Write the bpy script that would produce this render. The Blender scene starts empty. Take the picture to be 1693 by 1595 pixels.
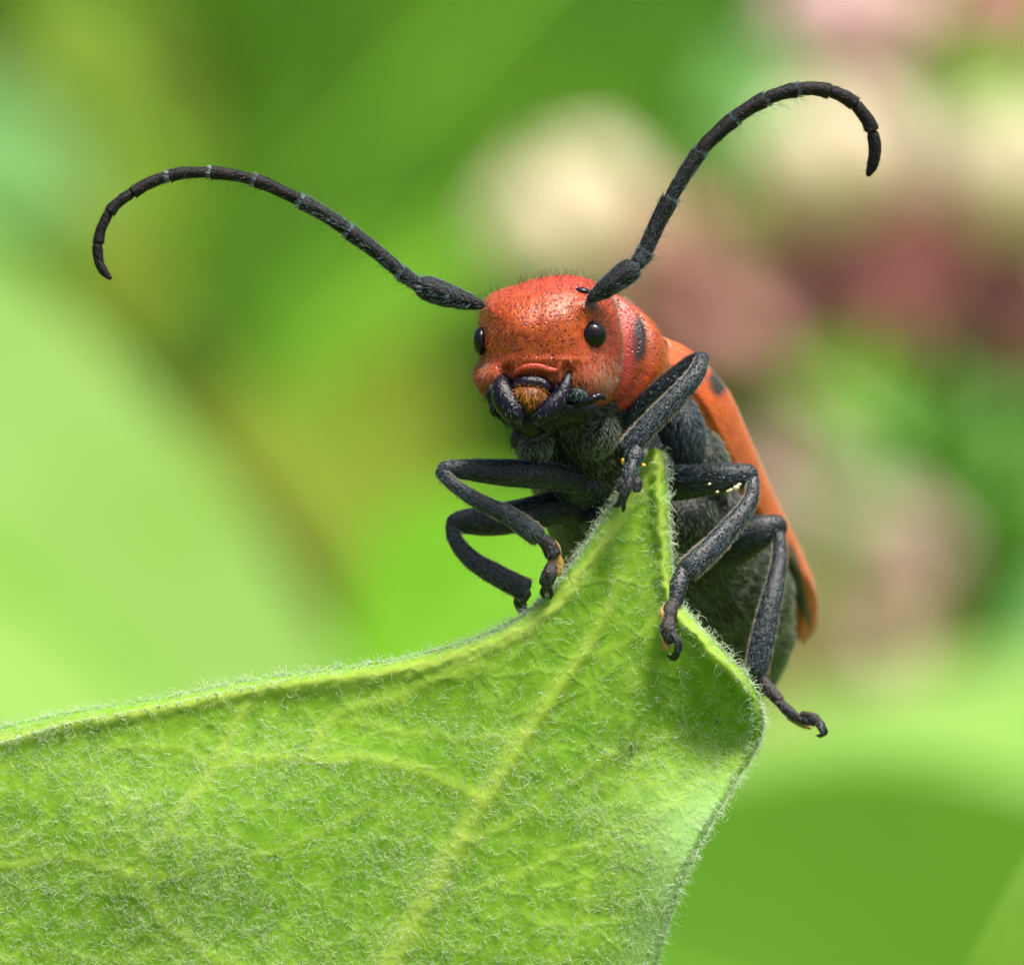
import bpy, math, random
import numpy as np
from mathutils import Vector, Matrix
random.seed(4); RNG = np.random.default_rng(4)
S = bpy.context.scene
# ---------------------------------------------------------------- camera, sky, sun, exposure
# 1 unit = 1 mm.  Everything is modelled in the axes of the twig: x right, d away, z up the leaf; turned into the world below.
S.unit_settings.system = 'METRIC'; S.unit_settings.scale_length = 0.001; S.unit_settings.length_unit = 'MILLIMETERS'
PITCH = math.radians(14); H0 = 620.0; DIST = 150.0; PXMM = 100.0
FWD = np.array([0, math.cos(PITCH), -math.sin(PITCH)]); UPV = np.array([0, math.sin(PITCH), math.cos(PITCH)])
RGT = np.array([1.0, 0, 0]); ORG = np.array([0, 0, H0])
BAS = np.stack([RGT, FWD, UPV])                      # rows: right, away, up
cam = bpy.data.cameras.new('camera'); camo = bpy.data.objects.new('camera', cam); S.collection.objects.link(camo)
camo.location = ORG - FWD*DIST; camo.rotation_euler = (math.pi/2-PITCH, 0, 0)
cam.sensor_width = 36; cam.lens = 36*DIST/16.93; cam.clip_start = 1; cam.clip_end = 60000
cam.dof.use_dof = True; cam.dof.focus_distance = DIST-0.25; cam.dof.aperture_fstop = (cam.lens*1e-3)/2.6
cam.dof.aperture_blades = 7
S.camera = camo
SUN = np.array([0.26, -0.26, 0.93]); SUN /= np.linalg.norm(SUN); SUNW = SUN @ BAS
W = bpy.data.worlds.new('World'); S.world = W; W.use_nodes = True; nt = W.node_tree
sky = nt.nodes.new('ShaderNodeTexSky'); sky.sky_type = 'NISHITA'; sky.sun_disc = False
sky.sun_elevation = math.asin(SUNW[2]); sky.sun_rotation = math.atan2(SUNW[0], SUNW[1]); sky.dust_density = 6; sky.air_density = 0.6; sky.ozone_density = 0.6
bg = nt.nodes['Background']; bg.inputs[1].default_value = 0.12; nt.links.new(sky.outputs[0], bg.inputs[0])
sl = bpy.data.lights.new('sun', 'SUN'); so = bpy.data.objects.new('sun', sl); S.collection.objects.link(so)
sl.energy = 3.1; sl.angle = math.radians(14); sl.color = (1, 0.95, 0.86)
so.rotation_euler = Vector(tuple(SUNW)).to_track_quat('Z', 'Y').to_euler(); so.location = (0, 0, 3000)
S.view_settings.view_transform = 'Standard'; S.view_settings.look = 'None'; S.view_settings.gamma = 1
S.view_settings.use_curve_mapping = False; S.view_settings.exposure = 1.0
S.render.engine = 'CYCLES'; S.cycles.max_bounces = 8; S.cycles.transmission_bounces = 4; S.cycles.use_denoising = True
S.cycles.sample_clamp_indirect = 6

# ---------------------------------------------------------------- helpers
def F(q):
    """(px, py, d) on the twig's own chart -> right, away, up in mm"""
    q = np.asarray(q, float); k = (DIST+q[..., 2])/DIST
    return np.stack([(q[..., 0]-846.5)/PXMM*k, q[..., 2], (797.5-q[..., 1])/PXMM*k], -1)
def Wd(f): return np.asarray(f) @ BAS + ORG
def cr(P, n):
    """Catmull-Rom through rows of P, n samples"""
    P = np.asarray(P, float); m = len(P)
    Q = np.concatenate([[2*P[0]-P[1]], P, [2*P[-1]-P[-2]]])
    t = np.linspace(0, m-1, n); i = np.minimum(t.astype(int), m-2); u = (t-i).reshape((-1,)+(1,)*(P.ndim-1))
    a, b, c, d = Q[i], Q[i+1], Q[i+2], Q[i+3]
    return 0.5*(2*b+(c-a)*u+(2*a-5*b+4*c-d)*u*u+(3*b-a-3*c+d)*u**3)
def crc(P, n):
    P = np.asarray(P, float); m = len(P)
    t = np.linspace(0, m, n, endpoint=False); i = t.astype(int); u = (t-i)[:, None]
    g = lambda k: P[(i+k) % m]
    a, b, c, d = g(-1), g(0), g(1), g(2)
    return 0.5*(2*b+(c-a)*u+(2*a-5*b+4*c-d)*u*u+(3*b-a-3*c+d)*u**3)
def nrm(v): return v/np.maximum(np.linalg.norm(v, axis=-1, keepdims=True), 1e-9)
def mk(name, V, Fc, mat, parent=None, attrs=None, smooth=True, solid=0.0, kind=None, label=None):
    """V in twig axes (mm), Fc quads/tris int array"""
    V = Wd(V); Fc = np.asarray(Fc); k = Fc.shape[1]
    me = bpy.data.meshes.new(name)
    me.vertices.add(len(V)); me.loops.add(Fc.size); me.polygons.add(len(Fc))
    o = bpy.data.objects.new(name, me); S.collection.objects.link(o)
    if parent is not None:
        base = np.array(root_loc(parent)); V = V-base
        o.parent = parent; 
        rl = np.array(parent['_w']) if '_w' in parent else base
    o['_w'] = list(map(float, (np.array(root_loc(parent)) if parent is not None else np.zeros(3))))
    me.vertices.foreach_set('co', V.astype(np.float32).ravel())
    me.loops.foreach_set('vertex_index', Fc.astype(np.int32).ravel())
    me.polygons.foreach_set('loop_start', np.arange(0, Fc.size, k, dtype=np.int32))
    me.polygons.foreach_set('loop_total', np.full(len(Fc), k, np.int32))
    me.polygons.foreach_set('use_smooth', np.full(len(Fc), smooth))
    if attrs:
        for an, av in attrs.items():
            a = me.attributes.new(an, 'FLOAT', 'POINT'); a.data.foreach_set('value', np.asarray(av, np.float32).ravel())
    me.update(); me.validate()
    me.materials.append(mat)
    if solid:
        md = o.modifiers.new('solid', 'SOLIDIFY'); md.thickness = solid; md.offset = 0
    if kind: o['kind'] = kind
    if label: o['label'] = label
    return o
def root_loc(o): return o['_w']
def thing(name, label, cat, at, group=None):
    o = bpy.data.objects.new(name, None); S.collection.objects.link(o)
    w = Wd(F(at)); o.location = w; o['_w'] = list(map(float, w)); o.empty_display_size = 1
    o['label'] = label; o['category'] = cat
    if group: o['group'] = group
    return o
def grid_faces(a, b, wrap=False):
    i = np.arange(a-1)[:, None]; j = np.arange(b if wrap else b-1)[None, :]
    j2 = (j+1) % b
    return np.stack([i*b+j, i*b+j2, (i+1)*b+j2, (i+1)*b+j], -1).reshape(-1, 4)
def loft(R):
    """rings (n,k,3) -> closed skin with capped ends (as degenerate centre rings)"""
    R = np.asarray(R); n, k, _ = R.shape
    c0 = R[0].mean(0); c1 = R[-1].mean(0)
    A = [c0+(R[0]-c0)*1e-3]+list(R)+[c1+(R[-1]-c1)*1e-3]
    A = np.array(A); return A.reshape(-1, 3), grid_faces(n+2, k, True)
def tube(pts, n=28, k=16, flat=1.0, ends=(1, 1), px=True, ridge=0.0):
    """pts rows: px,py,d,width_px (diameter). returns V,F in mm"""
    C = cr(np.asarray(pts, float), n)
    c = F(C[:, :3]) if px else C[:, :3]; r = np.maximum(C[:, 3], 1e-3)*(0.5/PXMM if px else 0.5)
    T = nrm(np.gradient(c, axis=0)); Y = np.array([0, 1.0, 0])+np.zeros_like(T)
    sd = nrm(np.cross(T, Y)); bn = nrm(np.cross(sd, T))
    cs, rs, ss, bs = [], [], [], []
    def add(cc, rr, q): cs.append(cc); rs.append(rr); ss.append(sd[q]); bs.append(bn[q])
    if ends[0]:
        for a in (80, 55, 30): add(c[0]-T[0]*r[0]*math.sin(math.radians(a))*ends[0], r[0]*math.cos(math.radians(a)), 0)
    for q in range(n): add(c[q], r[q], q)
    if ends[1]:
        for a in (30, 55, 80): add(c[-1]+T[-1]*r[-1]*math.sin(math.radians(a))*ends[1], r[-1]*math.cos(math.radians(a)), n-1)
    th = np.linspace(0, 2*np.pi, k, endpoint=False)
    prof = 1+ridge*np.maximum(0, np.cos(th*1.0-1.9))**8
    cs, rs, ss, bs = map(np.array, (cs, rs, ss, bs))
    R = cs[:, None]+(ss[:, None]*np.cos(th)[None, :, None]+bs[:, None]*np.sin(th)[None, :, None]*flat)*(rs[:, None]*prof[None, :])[..., None]
    return loft(R)
def ball(c, rx, ry, rd, ang=0, n=14, k=24):
    """ellipsoid centred px,py,d with px radii and depth radius in mm"""
    ph = np.linspace(0.03, np.pi-0.03, n)[:, None]; th = np.linspace(0, 2*np.pi, k, endpoint=False)[None, :]
    x = np.sin(ph)*np.cos(th); z = np.sin(ph)*np.sin(th); y = np.cos(ph)+0*th
    a = math.radians(ang); X = x*rx/PXMM; Z = z*ry/PXMM
    v = np.stack([X*math.cos(a)-Z*math.sin(a), y*rd, X*math.sin(a)+Z*math.cos(a)], -1)+F(np.array(c, float))
    return loft(v)
def join(parts):
    Vs, Fs, o = [], [], 0
    for V, f in parts: Vs.append(V); Fs.append(f+o); o += len(V)
    return np.concatenate(Vs), np.concatenate(Fs)
def pillow(cen, outline, d0, A, B, nr=26, nt=110, p=2.4, q=2.0, bumps=(), raw=False):
    O = crc(outline, nt); c = np.array(cen, float)
    r = np.sin(np.linspace(0.02, 1, nr)*np.pi/2)
    XY = c+(O[None]-c)*r[:, None, None]
    hh = np.maximum(0, 1-r**p)**(1/q)
    fr = d0-A*hh[:, None]+0*XY[..., 0]
    for bx, by, sx, sy, am in bumps:
        fr -= am*np.exp(-((XY[..., 0]-bx)/sx)**2-((XY[..., 1]-by)/sy)**2)*np.minimum(1, 4*(1-r[:, None])+.15)
    bk = d0+B*hh[:, None]+0*XY[..., 0]
    front = np.concatenate([XY, fr[..., None]], -1); back = np.concatenate([XY, bk[..., None]], -1)
    Q = np.concatenate([front, back[::-1][1:]], 0)
    V, f = loft(F(Q))
    return (V, f, front) if raw else (V, f)
def on(front, x, y):
    f = front.reshape(-1, 3); i = np.argmin((f[:, 0]-x)**2+(f[:, 1]-y)**2); return f[i, 2]
def sample(V, Fc, n, region=None):
    """area-weighted points + normals on a quad mesh (twig axes)"""
    a, b, c, d = (V[Fc[:, i]] for i in range(4))
    nn = np.cross(c-a, d-b); ar = np.linalg.norm(nn, axis=1)
    if region is not None: ar = ar*region(0.25*(a+b+c+d), nn)
    i = RNG.choice(len(Fc), n, p=ar/ar.sum()); u = RNG.random((n, 1)); v = RNG.random((n, 1))
    p = (a[i]*(1-u)+b[i]*u)*(1-v)+(d[i]*(1-u)+c[i]*u)*v
    return p, nrm(nn[i])
def hairs(b, dr, L, r, K=4, curl=0.0, side=None):
    """thin tapering 3-sided hairs: base b, direction dr, length L, curl in radians over the length"""
    N = len(b); dr = nrm(dr)
    if side is None: side = RNG.normal(size=(N, 3))
    sd = nrm(side-dr*(side*dr).sum(1, keepdims=True))
    L = np.broadcast_to(L, (N,)); curl = np.broadcast_to(curl, (N,)); P = [b]
    for k in range(K):
        a = (curl*(k+0.5)/K)[:, None]
        P.append(P[-1]+(dr*np.cos(a)+sd*np.sin(a))*(L/K)[:, None])
    P = np.stack(P, 1)
    w = nrm(np.cross(dr, sd)); rr = np.broadcast_to(r, (N,))[:, None]*np.linspace(1, 0.35, K+1)[None]
    V = []
    for j in range(3):
        an = j*2.0944
        V.append(P+(sd[:, None]*math.cos(an)+w[:, None]*math.sin(an))*rr[..., None])
    V = np.stack(V, 2)                                    # N,K+1,3,3
    o = np.arange(N)[:, None, None]*(K+1)*3; k = np.arange(K)[None, :, None]*3; j = np.arange(3)[None, None, :]; j2 = (j+1) % 3
    Fq = np.stack([o+k+j, o+k+j2, o+k+3+j2, o+k+3+j], -1).reshape(-1, 4)
    return V.reshape(-1, 3), Fq
def vnoise(P, s, seed=0):
    """cheap smooth pseudo noise -1..1"""
    r = np.random.default_rng(seed); o = 0
    for k in range(7):
        w = r.normal(size=P.shape[-1])*(1+0.35*k); o = o+np.sin((P*w).sum(-1)*s+r.random()*6.28)/(1+0.25*k)
    return o/3.2
# ---------------------------------------------------------------- materials
def mat(name, build):
    m = bpy.data.materials.new(name); m.use_nodes = True; t = m.node_tree; t.nodes.clear()
    out = t.nodes.new('ShaderNodeOutputMaterial'); t.links.new(build(t), out.inputs[0]); return m
def N(t, typ, **kw):
    n = t.nodes.new(typ)
    for k, v in kw.items():
        if k.startswith('_'): n.inputs[k[1:].replace('__', ' ')].default_value = v
        else: setattr(n, k, v)
    return n
def noise(t, scale, detail=4, rough=.55, coord=None):
    tc = N(t, 'ShaderNodeTexCoord'); n = N(t, 'ShaderNodeTexNoise', _Scale=scale, _Detail=detail, _Roughness=rough)
    t.links.new(tc.outputs['Object'], n.inputs['Vector']); return n
def ramp(t, src, stops):
    r = N(t, 'ShaderNodeValToRGB'); e = r.color_ramp.elements
    while len(e) < len(stops): e.new(0.5)
    for i, (p, c) in enumerate(stops): e[i].position = p; e[i].color = (*c, 1)
    t.links.new(src, r.inputs[0]); return r
def mixc(t, fac, a, b):
    m = N(t, 'ShaderNodeMix', data_type='RGBA')
    for i, v in ((0, fac), (6, a), (7, b)):
        if hasattr(v, 'is_output') or isinstance(v, bpy.types.NodeSocket): t.links.new(v, m.inputs[i])
        else: m.inputs[i].default_value = v if i == 0 else (*v, 1)
    return m.outputs[2]
def attr(t, n): a = N(t, 'ShaderNodeAttribute', attribute_name=n); return a.outputs['Fac']
def pbsdf(t, col, rough=.5, spec=.5, bump=None, bs=.3, bd=.02, sheen=0, sheenc=(1, 1, 1), coat=0, sss=0):
    b = N(t, 'ShaderNodeBsdfPrincipled'); b.inputs['Roughness'].default_value = rough; b.inputs['Specular IOR Level'].default_value = spec
    if isinstance(col, bpy.types.NodeSocket): t.links.new(col, b.inputs['Base Color'])
    else: b.inputs['Base Color'].default_value = (*col, 1)
    b.inputs['Sheen Weight'].default_value = sheen; b.inputs['Sheen Tint'].default_value = (*sheenc, 1); b.inputs['Sheen Roughness'].default_value = .4
    b.inputs['Coat Weight'].default_value = coat; b.inputs['Coat Roughness'].default_value = .25
    if bump is not None:
        n = N(t, 'ShaderNodeBump', _Strength=bs, _Distance=bd); t.links.new(bump, n.inputs['Height']); t.links.new(n.outputs[0], b.inputs['Normal'])
    return b.outputs[0]
def m_cuticle(name, c1, c2, scale=9, rough=.45, spec=.5, sheen=.3, sheenc=(1, .8, .75), spot_shade=None, pits=True, bs=.5, tint=None):
    def f(t):
        n = noise(t, scale); c = ramp(t, n.outputs[0], [(.3, c1), (.7, c2)]).outputs[0]
        v = N(t, 'ShaderNodeTexVoronoi', _Scale=scale*1.5); tc = N(t, 'ShaderNodeTexCoord'); t.links.new(tc.outputs['Object'], v.inputs['Vector']); v.inputs['Scale'].default_value = 13.
        pit = ramp(t, v.outputs[0], [(.12, (0, 0, 0)), (.36, (1, 1, 1))]).outputs[0]
        if pits: c = mixc(t, pit, tuple(x*.22 for x in c1), c)
        if spot_shade: c = mixc(t, attr(t, 'spot_shade'), c, spot_shade)
        if tint: c = mixc(t, attr(t, 'tint'), c, tint)
        n2 = noise(t, scale*6, 3)
        mth = N(t, 'ShaderNodeMath', operation='ADD'); t.links.new(pit, mth.inputs[0]); t.links.new(n2.outputs[0], mth.inputs[1])
        return pbsdf(t, c, rough, spec, mth.outputs[0], bs, .022, sheen, sheenc)
    return mat(name, f)
M_head = m_cuticle('red_cuticle', (.25, .018, .0006), (.50, .088, .0015), 7, .27, .5, .03, spot_shade=(.012, .01, .012), tint=(.46, .045, .03))
M_ely = m_cuticle('orange_elytra', (.36, .046, .001), (.52, .09, .002), 3, .36, .45, .25, (1, .85, .8), spot_shade=(.008, .008, .008), pits=False, bs=.6)
M_blk = m_cuticle('black_cuticle', (.0015, .002, .003), (.005, .014, .018), 5, .24, .42, 0, (.6, .75, .9), pits=False, bs=.8)
M_belly = m_cuticle('grey_black_belly', (.004, .005, .004), (.014, .018, .013), 5, .4, .25, 0, (.75, .85, .8), pits=False, bs=.6)
M_ant = m_cuticle('antenna_cuticle', (.004, .0035, .004), (.010, .009, .009), 10, .5, .2, 0, (.7, .75, .8), pits=True, bs=.6)
M_eye = mat('eye_black', lambda t: pbsdf(t, (.004, .003, .006), .18, .35, noise(t, 60, 2).outputs[0], .12, .01))
M_mand = m_cuticle('mandible_blue_black', (.001, .0008, .003), (.004, .003, .012), 9, .16, .32, 0, (.7, .7, 1), pits=False, bs=.4)
M_clyp = m_cuticle('clypeus_red', (.28, .018, .006), (.44, .055, .012), 10, .38, .45, .2, (1, .8, .85), pits=False, bs=.4)
M_labr = m_cuticle('labrum_brown', (.10, .025, .004), (.22, .07, .008), 10, .4, .5, .2, pits=False)
M_pad = m_cuticle('tarsus_pad', (.28, .16, .03), (.5, .30, .06), 12, .5, .5, .3, (1, .9, .7), pits=False)
M_tar = m_cuticle('tarsus_brown_black', (.006, .004, .003), (.028, .019, .014), 16, .35, .35, 0, (1, .85, .7), pits=False, bs=.5)
M_yel = m_cuticle('yellow_joint', (.75, .42, .01), (.85, .5, .02), 12, .4, .5, .1, pits=False)
def m_hair(name, c, rough=.4, tr=.3):
    def f(t):
        b = pbsdf(t, c, rough, .5); q = N(t, 'ShaderNodeBsdfTranslucent'); q.inputs[0].default_value = (*c, 1)
        m = N(t, 'ShaderNodeMixShader'); m.inputs[0].default_value = tr; t.links.new(b, m.inputs[1]); t.links.new(q.outputs[0], m.inputs[2]); return m.outputs[0]
    return mat(name, f)
M_hblk = m_hair('bristle_black', (.02, .016, .014), .4, .1)
M_hgry = m_hair('hair_silver', (.15, .21, .24), .22, .05)
M_hbel = m_hair('hair_grey_green', (.42, .50, .38), .3, .3)
M_hred = m_hair('hair_pale_red', (.66, .19, .07), .35, .3)
M_hpal = m_hair('hair_cream', (.62, .52, .38), .4, .3)
M_horg = m_hair('hair_orange', (.62, .25, .03), .35, .3)
M_hgold = m_hair('hair_gold', (.6, .45, .16), .4, .3)
M_mwool = m_hair('margin_wool', (.88, .96, .80), .4, .68)
M_wool = m_hair('leaf_wool', (.90, .97, .80), .5, .72)
def leafmat(name, c1, c2, scale=.6, tr=.45, rough=.5, spec=.35, wool=False, tcol=None):
    def f(t):
        n = noise(t, scale, 5); c = ramp(t, n.outputs[0], [(.32, c1), (.68, c2)]).outputs[0]
        bump = n.outputs[0]; bs, bd = .3, .3
        if wool:
            tc = N(t, 'ShaderNodeTexCoord')
            wn = noise(t, 1.1, 3); ad = N(t, 'ShaderNodeVectorMath', operation='MULTIPLY_ADD'); ad.inputs[1].default_value = (.5, .5, .5)
            t.links.new(wn.outputs[1], ad.inputs[0]); t.links.new(tc.outputs['Object'], ad.inputs[2])
            v = N(t, 'ShaderNodeTexVoronoi', feature='DISTANCE_TO_EDGE', _Scale=1.5); t.links.new(ad.outputs[0], v.inputs['Vector'])
            e = ramp(t, v.outputs[0], [(.0, (1, 1, 1)), (.11, (0, 0, 0))]).outputs[0]
            e2 = N(t, 'ShaderNodeMath', operation='MULTIPLY'); e2.inputs[1].default_value = .34; t.links.new(e, e2.inputs[0])
            c = mixc(t, e2.outputs[0], c, (.34, .54, .09))
            dk = noise(t, 3.2, 4, .6); dkr = ramp(t, dk.outputs[0], [(.40, (1, 1, 1)), (.60, (0, 0, 0))]).outputs[0]
            dm = N(t, 'ShaderNodeMath', operation='MULTIPLY'); dm.inputs[1].default_value = .5; t.links.new(dkr, dm.inputs[0])
            c = mixc(t, dm.outputs[0], c, (.10, .27, .010))
            c = mixc(t, attr(t, 'vein'), c, (.43, .58, .08))
            c = mixc(t, attr(t, 'rimgreen'), c, (.24, .50, .06))
            c = mixc(t, attr(t, 'rim'), c, (.50, .64, .11))
            c = mixc(t, attr(t, 'pale'), c, (.32, .54, .16))
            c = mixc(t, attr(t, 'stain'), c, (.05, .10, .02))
            mm = N(t, 'ShaderNodeMath', operation='ADD'); t.links.new(e2.outputs[0], mm.inputs[0]); t.links.new(dk.outputs[0], mm.inputs[1]); bump = mm.outputs[0]; bs, bd = .6, .05
        b = pbsdf(t, c, rough, spec, bump, bs, bd)
        q = N(t, 'ShaderNodeBsdfTranslucent')
        if tcol: q.inputs[0].default_value = (*tcol, 1)
        else:
            g = N(t, 'ShaderNodeHueSaturation'); g.inputs['Value'].default_value = 1.15; g.inputs['Saturation'].default_value = 1.05; t.links.new(c, g.inputs['Color']); t.links.new(g.outputs[0], q.inputs[0])
        m = N(t, 'ShaderNodeMixShader'); m.inputs[0].default_value = tr; t.links.new(b, m.inputs[1]); t.links.new(q.outputs[0], m.inputs[2]); return m.outputs[0]
    return mat(name, f)
M_leaf = leafmat('milkweed_underside', (.21, .43, .022), (.31, .53, .045), .55, .42, .6, .12, wool=True)
L_pale = leafmat('pale_leaf', (.25, .45, .09), (.33, .53, .15), .05, .45, .6, .1)
L_bright = leafmat('bright_leaf', (.12, .32, .012), (.17, .38, .02), .05, .5, .6, .1)
L_mid = leafmat('mid_leaf', (.075, .20, .006), (.11, .26, .012), .03, .4, .6, .1)
L_edge = leafmat('yellow_green_leaf', (.26, .50, .05), (.32, .56, .09), .3, .45, .6, .1)
L_low = leafmat('even_green_leaf', (.065, .185, .006), (.09, .22, .012), .03, .4, .6, .1)
L_mid2 = leafmat('smooth_green_leaf', (.11, .27, .010), (.14, .31, .02), .03, .4, .6, .1)
L_dark = leafmat('dark_leaf', (.030, .095, .002), (.055, .14, .004), .03, .35, .6, .08)
L_teal = leafmat('teal_leaf', (.13, .32, .09), (.19, .40, .14), .03, .4, .6, .1)
L_olive = leafmat('olive_leaf', (.11, .17, .010), (.16, .21, .02), .03, .35, .6, .1)
L_tan = leafmat('dry_tan_leaf', (.10, .16, .014), (.13, .175, .02), .03, .35, .6, .1)
L_tan2 = leafmat('dry_pinkish_leaf', (.30, .24, .10), (.38, .30, .14), .03, .35, .6, .1)
L_brown = leafmat('brown_stalk', (.13, .16, .02), (.17, .19, .03), .1, .1, .6, .1)
M_stem = leafmat('green_stem', (.11, .29, .015), (.16, .36, .03), .1, .2, .6, .1)
M_cream = leafmat('cream_hood', (.80, .72, .50), (.85, .77, .60), .3, .35)
M_pwhite = leafmat('pinkish_hood', (.80, .56, .54), (.86, .68, .65), .3, .35)
M_pink = leafmat('pink_petal', (.42, .19, .17), (.52, .27, .23), .3, .3)
M_marn = leafmat('maroon_petal', (.25, .075, .075), (.34, .12, .115), .3, .25)
M_bud = leafmat('dusky_pink_bud', (.55, .36, .30), (.66, .46, .40), .3, .3)
M_ground = mat('meadow_soil', lambda t: pbsdf(t, ramp(t, noise(t, .01, 6).outputs[0], [(.3, (.05, .10, .015)), (.7, (.12, .20, .03))]).outputs[0], .9, .1))

# ---------------------------------------------------------------- the ground and the far meadow
gs = 30000.0
g = bpy.data.meshes.new('ground'); g.from_pydata([(-gs, -gs, 0), (gs, -gs, 0), (gs, gs, 0), (-gs, gs, 0)], [], [(0, 1, 2, 3)]); g.materials.append(M_ground)
go = bpy.data.objects.new('ground', g); S.collection.objects.link(go); go['kind'] = 'structure'
def leafgrid(base, tip, width, facing, camber=.15, n=26, m=13, curl=.0, wav=.0, pw=.75):
    """ovate leaf between two twig-axis points; facing = vector the blade turns to"""
    base = np.asarray(base, float); tip = np.asarray(tip, float); ax = tip-base; L = np.linalg.norm(ax); a = ax/L
    f = np.asarray(facing, float); f = f-a*(f@a); f /= np.linalg.norm(f); s = np.cross(a, f)
    t = np.linspace(0, 1, n)[:, None]; u = np.linspace(-1, 1, m)[None, :]
    w = width/2*np.sin(np.pi*np.clip(t, 0.004, .996)**pw)**.75
    up = -camber*L*(t-.5)**2*4*.5+camber*L*.5*0+0.18*w*(np.abs(u)**1.3)+curl*w*u+wav*w*np.sin(t*17)*np.abs(u)**2
    V = base+ax*t[..., None]+s*(u*w)[..., None]+f*up[..., None]
    return V.reshape(-1, 3), grid_faces(n, m)
def far_leaves(n, d0, d1, zlo, zhi, seed):
    r = np.random.default_rng(seed); parts = []
    for _ in range(n):
        d = r.uniform(d0, d1); x = r.uniform(-1, 1)*.12*(DIST+d)*1.6; wz = r.uniform(zlo, zhi)
        wp = np.array([x, -DIST*0+d, wz]); fr = (wp-ORG) @ BAS.T
        a = r.uniform(0, 6.28); L = r.uniform(70, 130); dirn = np.array([math.cos(a), math.sin(a), r.uniform(-.5, .7)])
        parts.append(leafgrid(fr, fr+dirn*L, L*.42, (r.normal()*.3, -.4+r.normal()*.3, 1), n=8, m=5))
    return join(parts)
for i, (n, d0, d1, lo, hi, m, lb) in enumerate([(900, 1300, 2600, 0, 900, L_mid, 'foliage'), (500, 1500, 2600, 0, 1000, L_dark, 'foliage'), (260, 1200, 2300, 0, 900, L_bright, 'foliage')]):
    V, f = far_leaves(n, d0, d1, lo, hi, 40+i); o = mk('foliage', V, f, m, kind='stuff')
    o['label'] = ['mass of mid green meadow leaves far behind the beetle', 'darkest leaves in the far meadow thicket', 'brightest leaves scattered through the far meadow thicket'][i]; o['category'] = 'foliage'

# ---------------------------------------------------------------- single blurred leaves behind the beetle
def stem_down(base, w, mat_, parent, lean=0):
    b = np.asarray(base, float); wp = b @ BAS+ORG
    P = []
    for t in np.linspace(0, 1, 6):
        q = np.array([wp[0]+lean*t, wp[1]+8*math.sin(t*3), wp[2]*(1-t)]); P.append([*((q-ORG) @ BAS.T), w*(1+.5*t)])
    V, f = tube(P, n=14, k=10, px=False); return mk('stem', V, f, mat_, parent)
def bleaf(label, base, tip, width, facing, m, camber=.12, curl=0., stem=M_stem, sw=3.5, wav=0., pw=.75, st=True):
    t = thing('milkweed_leaf', label, 'leaf', base)
    V, f = leafgrid(F(base), F(tip), width, facing, camber, curl=curl, wav=wav, pw=pw, n=34, m=17)
    mk('blade', V, f, m, t)
    b = F(np.array(base, float)); e = F(np.array(tip, float))
    rib = [[*(b+(e-b)*s+nrm(np.array(facing, float))*(-.12*np.linalg.norm(e-b)*(s-.5)**2*2*(camber/.12)-.4)), sw*(1-.85*s)] for s in np.linspace(0, .97, 8)]
    V, f = tube(rib, n=16, k=8, px=False); mk('midrib', V, f, M_stem, t)
    if st: stem_down(b, sw, stem, t)
    return t
bleaf('broad pale green leaf filling the left side behind the long antenna', (-1150, 60, 330), (760, 1500, 200), 24, (-.25, -.55, .8), L_pale, .05, pw=.8)
bleaf('bright green leaf just behind the legs on the left of the beetle', (1090, 800, 300), (610, 1180, 230), 15, (.1, -.6, .8), L_bright, .05)
bleaf('wide mid green leaf below the beetle at the lower right', (2300, 2050, 240), (740, 1485, 225), 32, (.05, -.7, .7), L_low, .05)
bleaf('thin yellow-green leaf edge in the bottom right corner', (1715, 2400, 20), (1815, 1280, 18), 6.6, (.2, -.7, .6), L_edge, .04)
bleaf('light green leaf lying above the lower right leaf', (2600, 1160, 440), (1040, 1250, 400), 13, (0, -.75, .66), L_pale, .04)
bleaf('dark green leaf behind the middle at the top', (1150, -350, 900), (330, 520, 700), 46, (.2, -.9, .1), L_dark, .06)
bleaf('dark olive leaf low behind the left side of the head', (980, 420, 900), (640, 900, 800), 17, (.1, -.9, .1), L_dark, .05)
bleaf('green leaf left of the head between two dark leaves', (1000, 330, 640), (420, 620, 560), 16, (-.1, -.6, .8), L_mid, .05)
bleaf('bluish green leaf at the top right of the middle', (860, 20, 900), (1500, 300, 800), 26, (.2, -.7, .7), L_teal, .05)
bleaf('bluish green leaf at the upper left corner', (-500, 100, 800), (150, 330, 700), 24, (.0, -.7, .7), L_teal, .05)
bleaf('dry tan leaf above the left antenna', (80, -60, 860), (300, 400, 800), 17, (.1, -.7, .7), L_tan, .05)
bleaf('olive leaf inside the curl of the left antenna', (200, 180, 820), (760, 1060, 640), 30, (-.1, -.7, .7), L_olive, .05)
bleaf('dark leaf along the top left edge of the photo', (-100, -260, 1000), (520, 60, 900), 22, (.1, -.9, .1), L_dark, .05)
bleaf('yellow-green leaf at the top right corner', (1750, -300, 560), (1620, 320, 520), 14, (.1, -.7, .7), L_bright, .05)
bleaf('bright green leaf patch right of the pronotum', (1620, 700, 620), (1180, 570, 600), 11, (.1, -.7, .7), L_bright, .05)
bleaf('grey-green leaf below the flowers on the right', (1800, 760, 900), (1250, 900, 820), 26, (.0, -.7, .5), L_teal, .05)
bleaf('soft grey-green leaf between the maroon petals and the right edge', (2000, 420, 820), (1440, 800, 760), 22, (-.1, -.8, .6), L_teal, .05)
bleaf('pale whitish green leaf at the right edge', (2150, 700, 500), (1600, 1400, 420), 15, (-.1, -.7, .7), L_teal, .05)
bleaf('dry tan leaf low on the right just behind the wing case tip', (1650, 900, 760), (1230, 1150, 690), 17, (.1, -.8, .5), L_tan2, .05)
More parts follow.
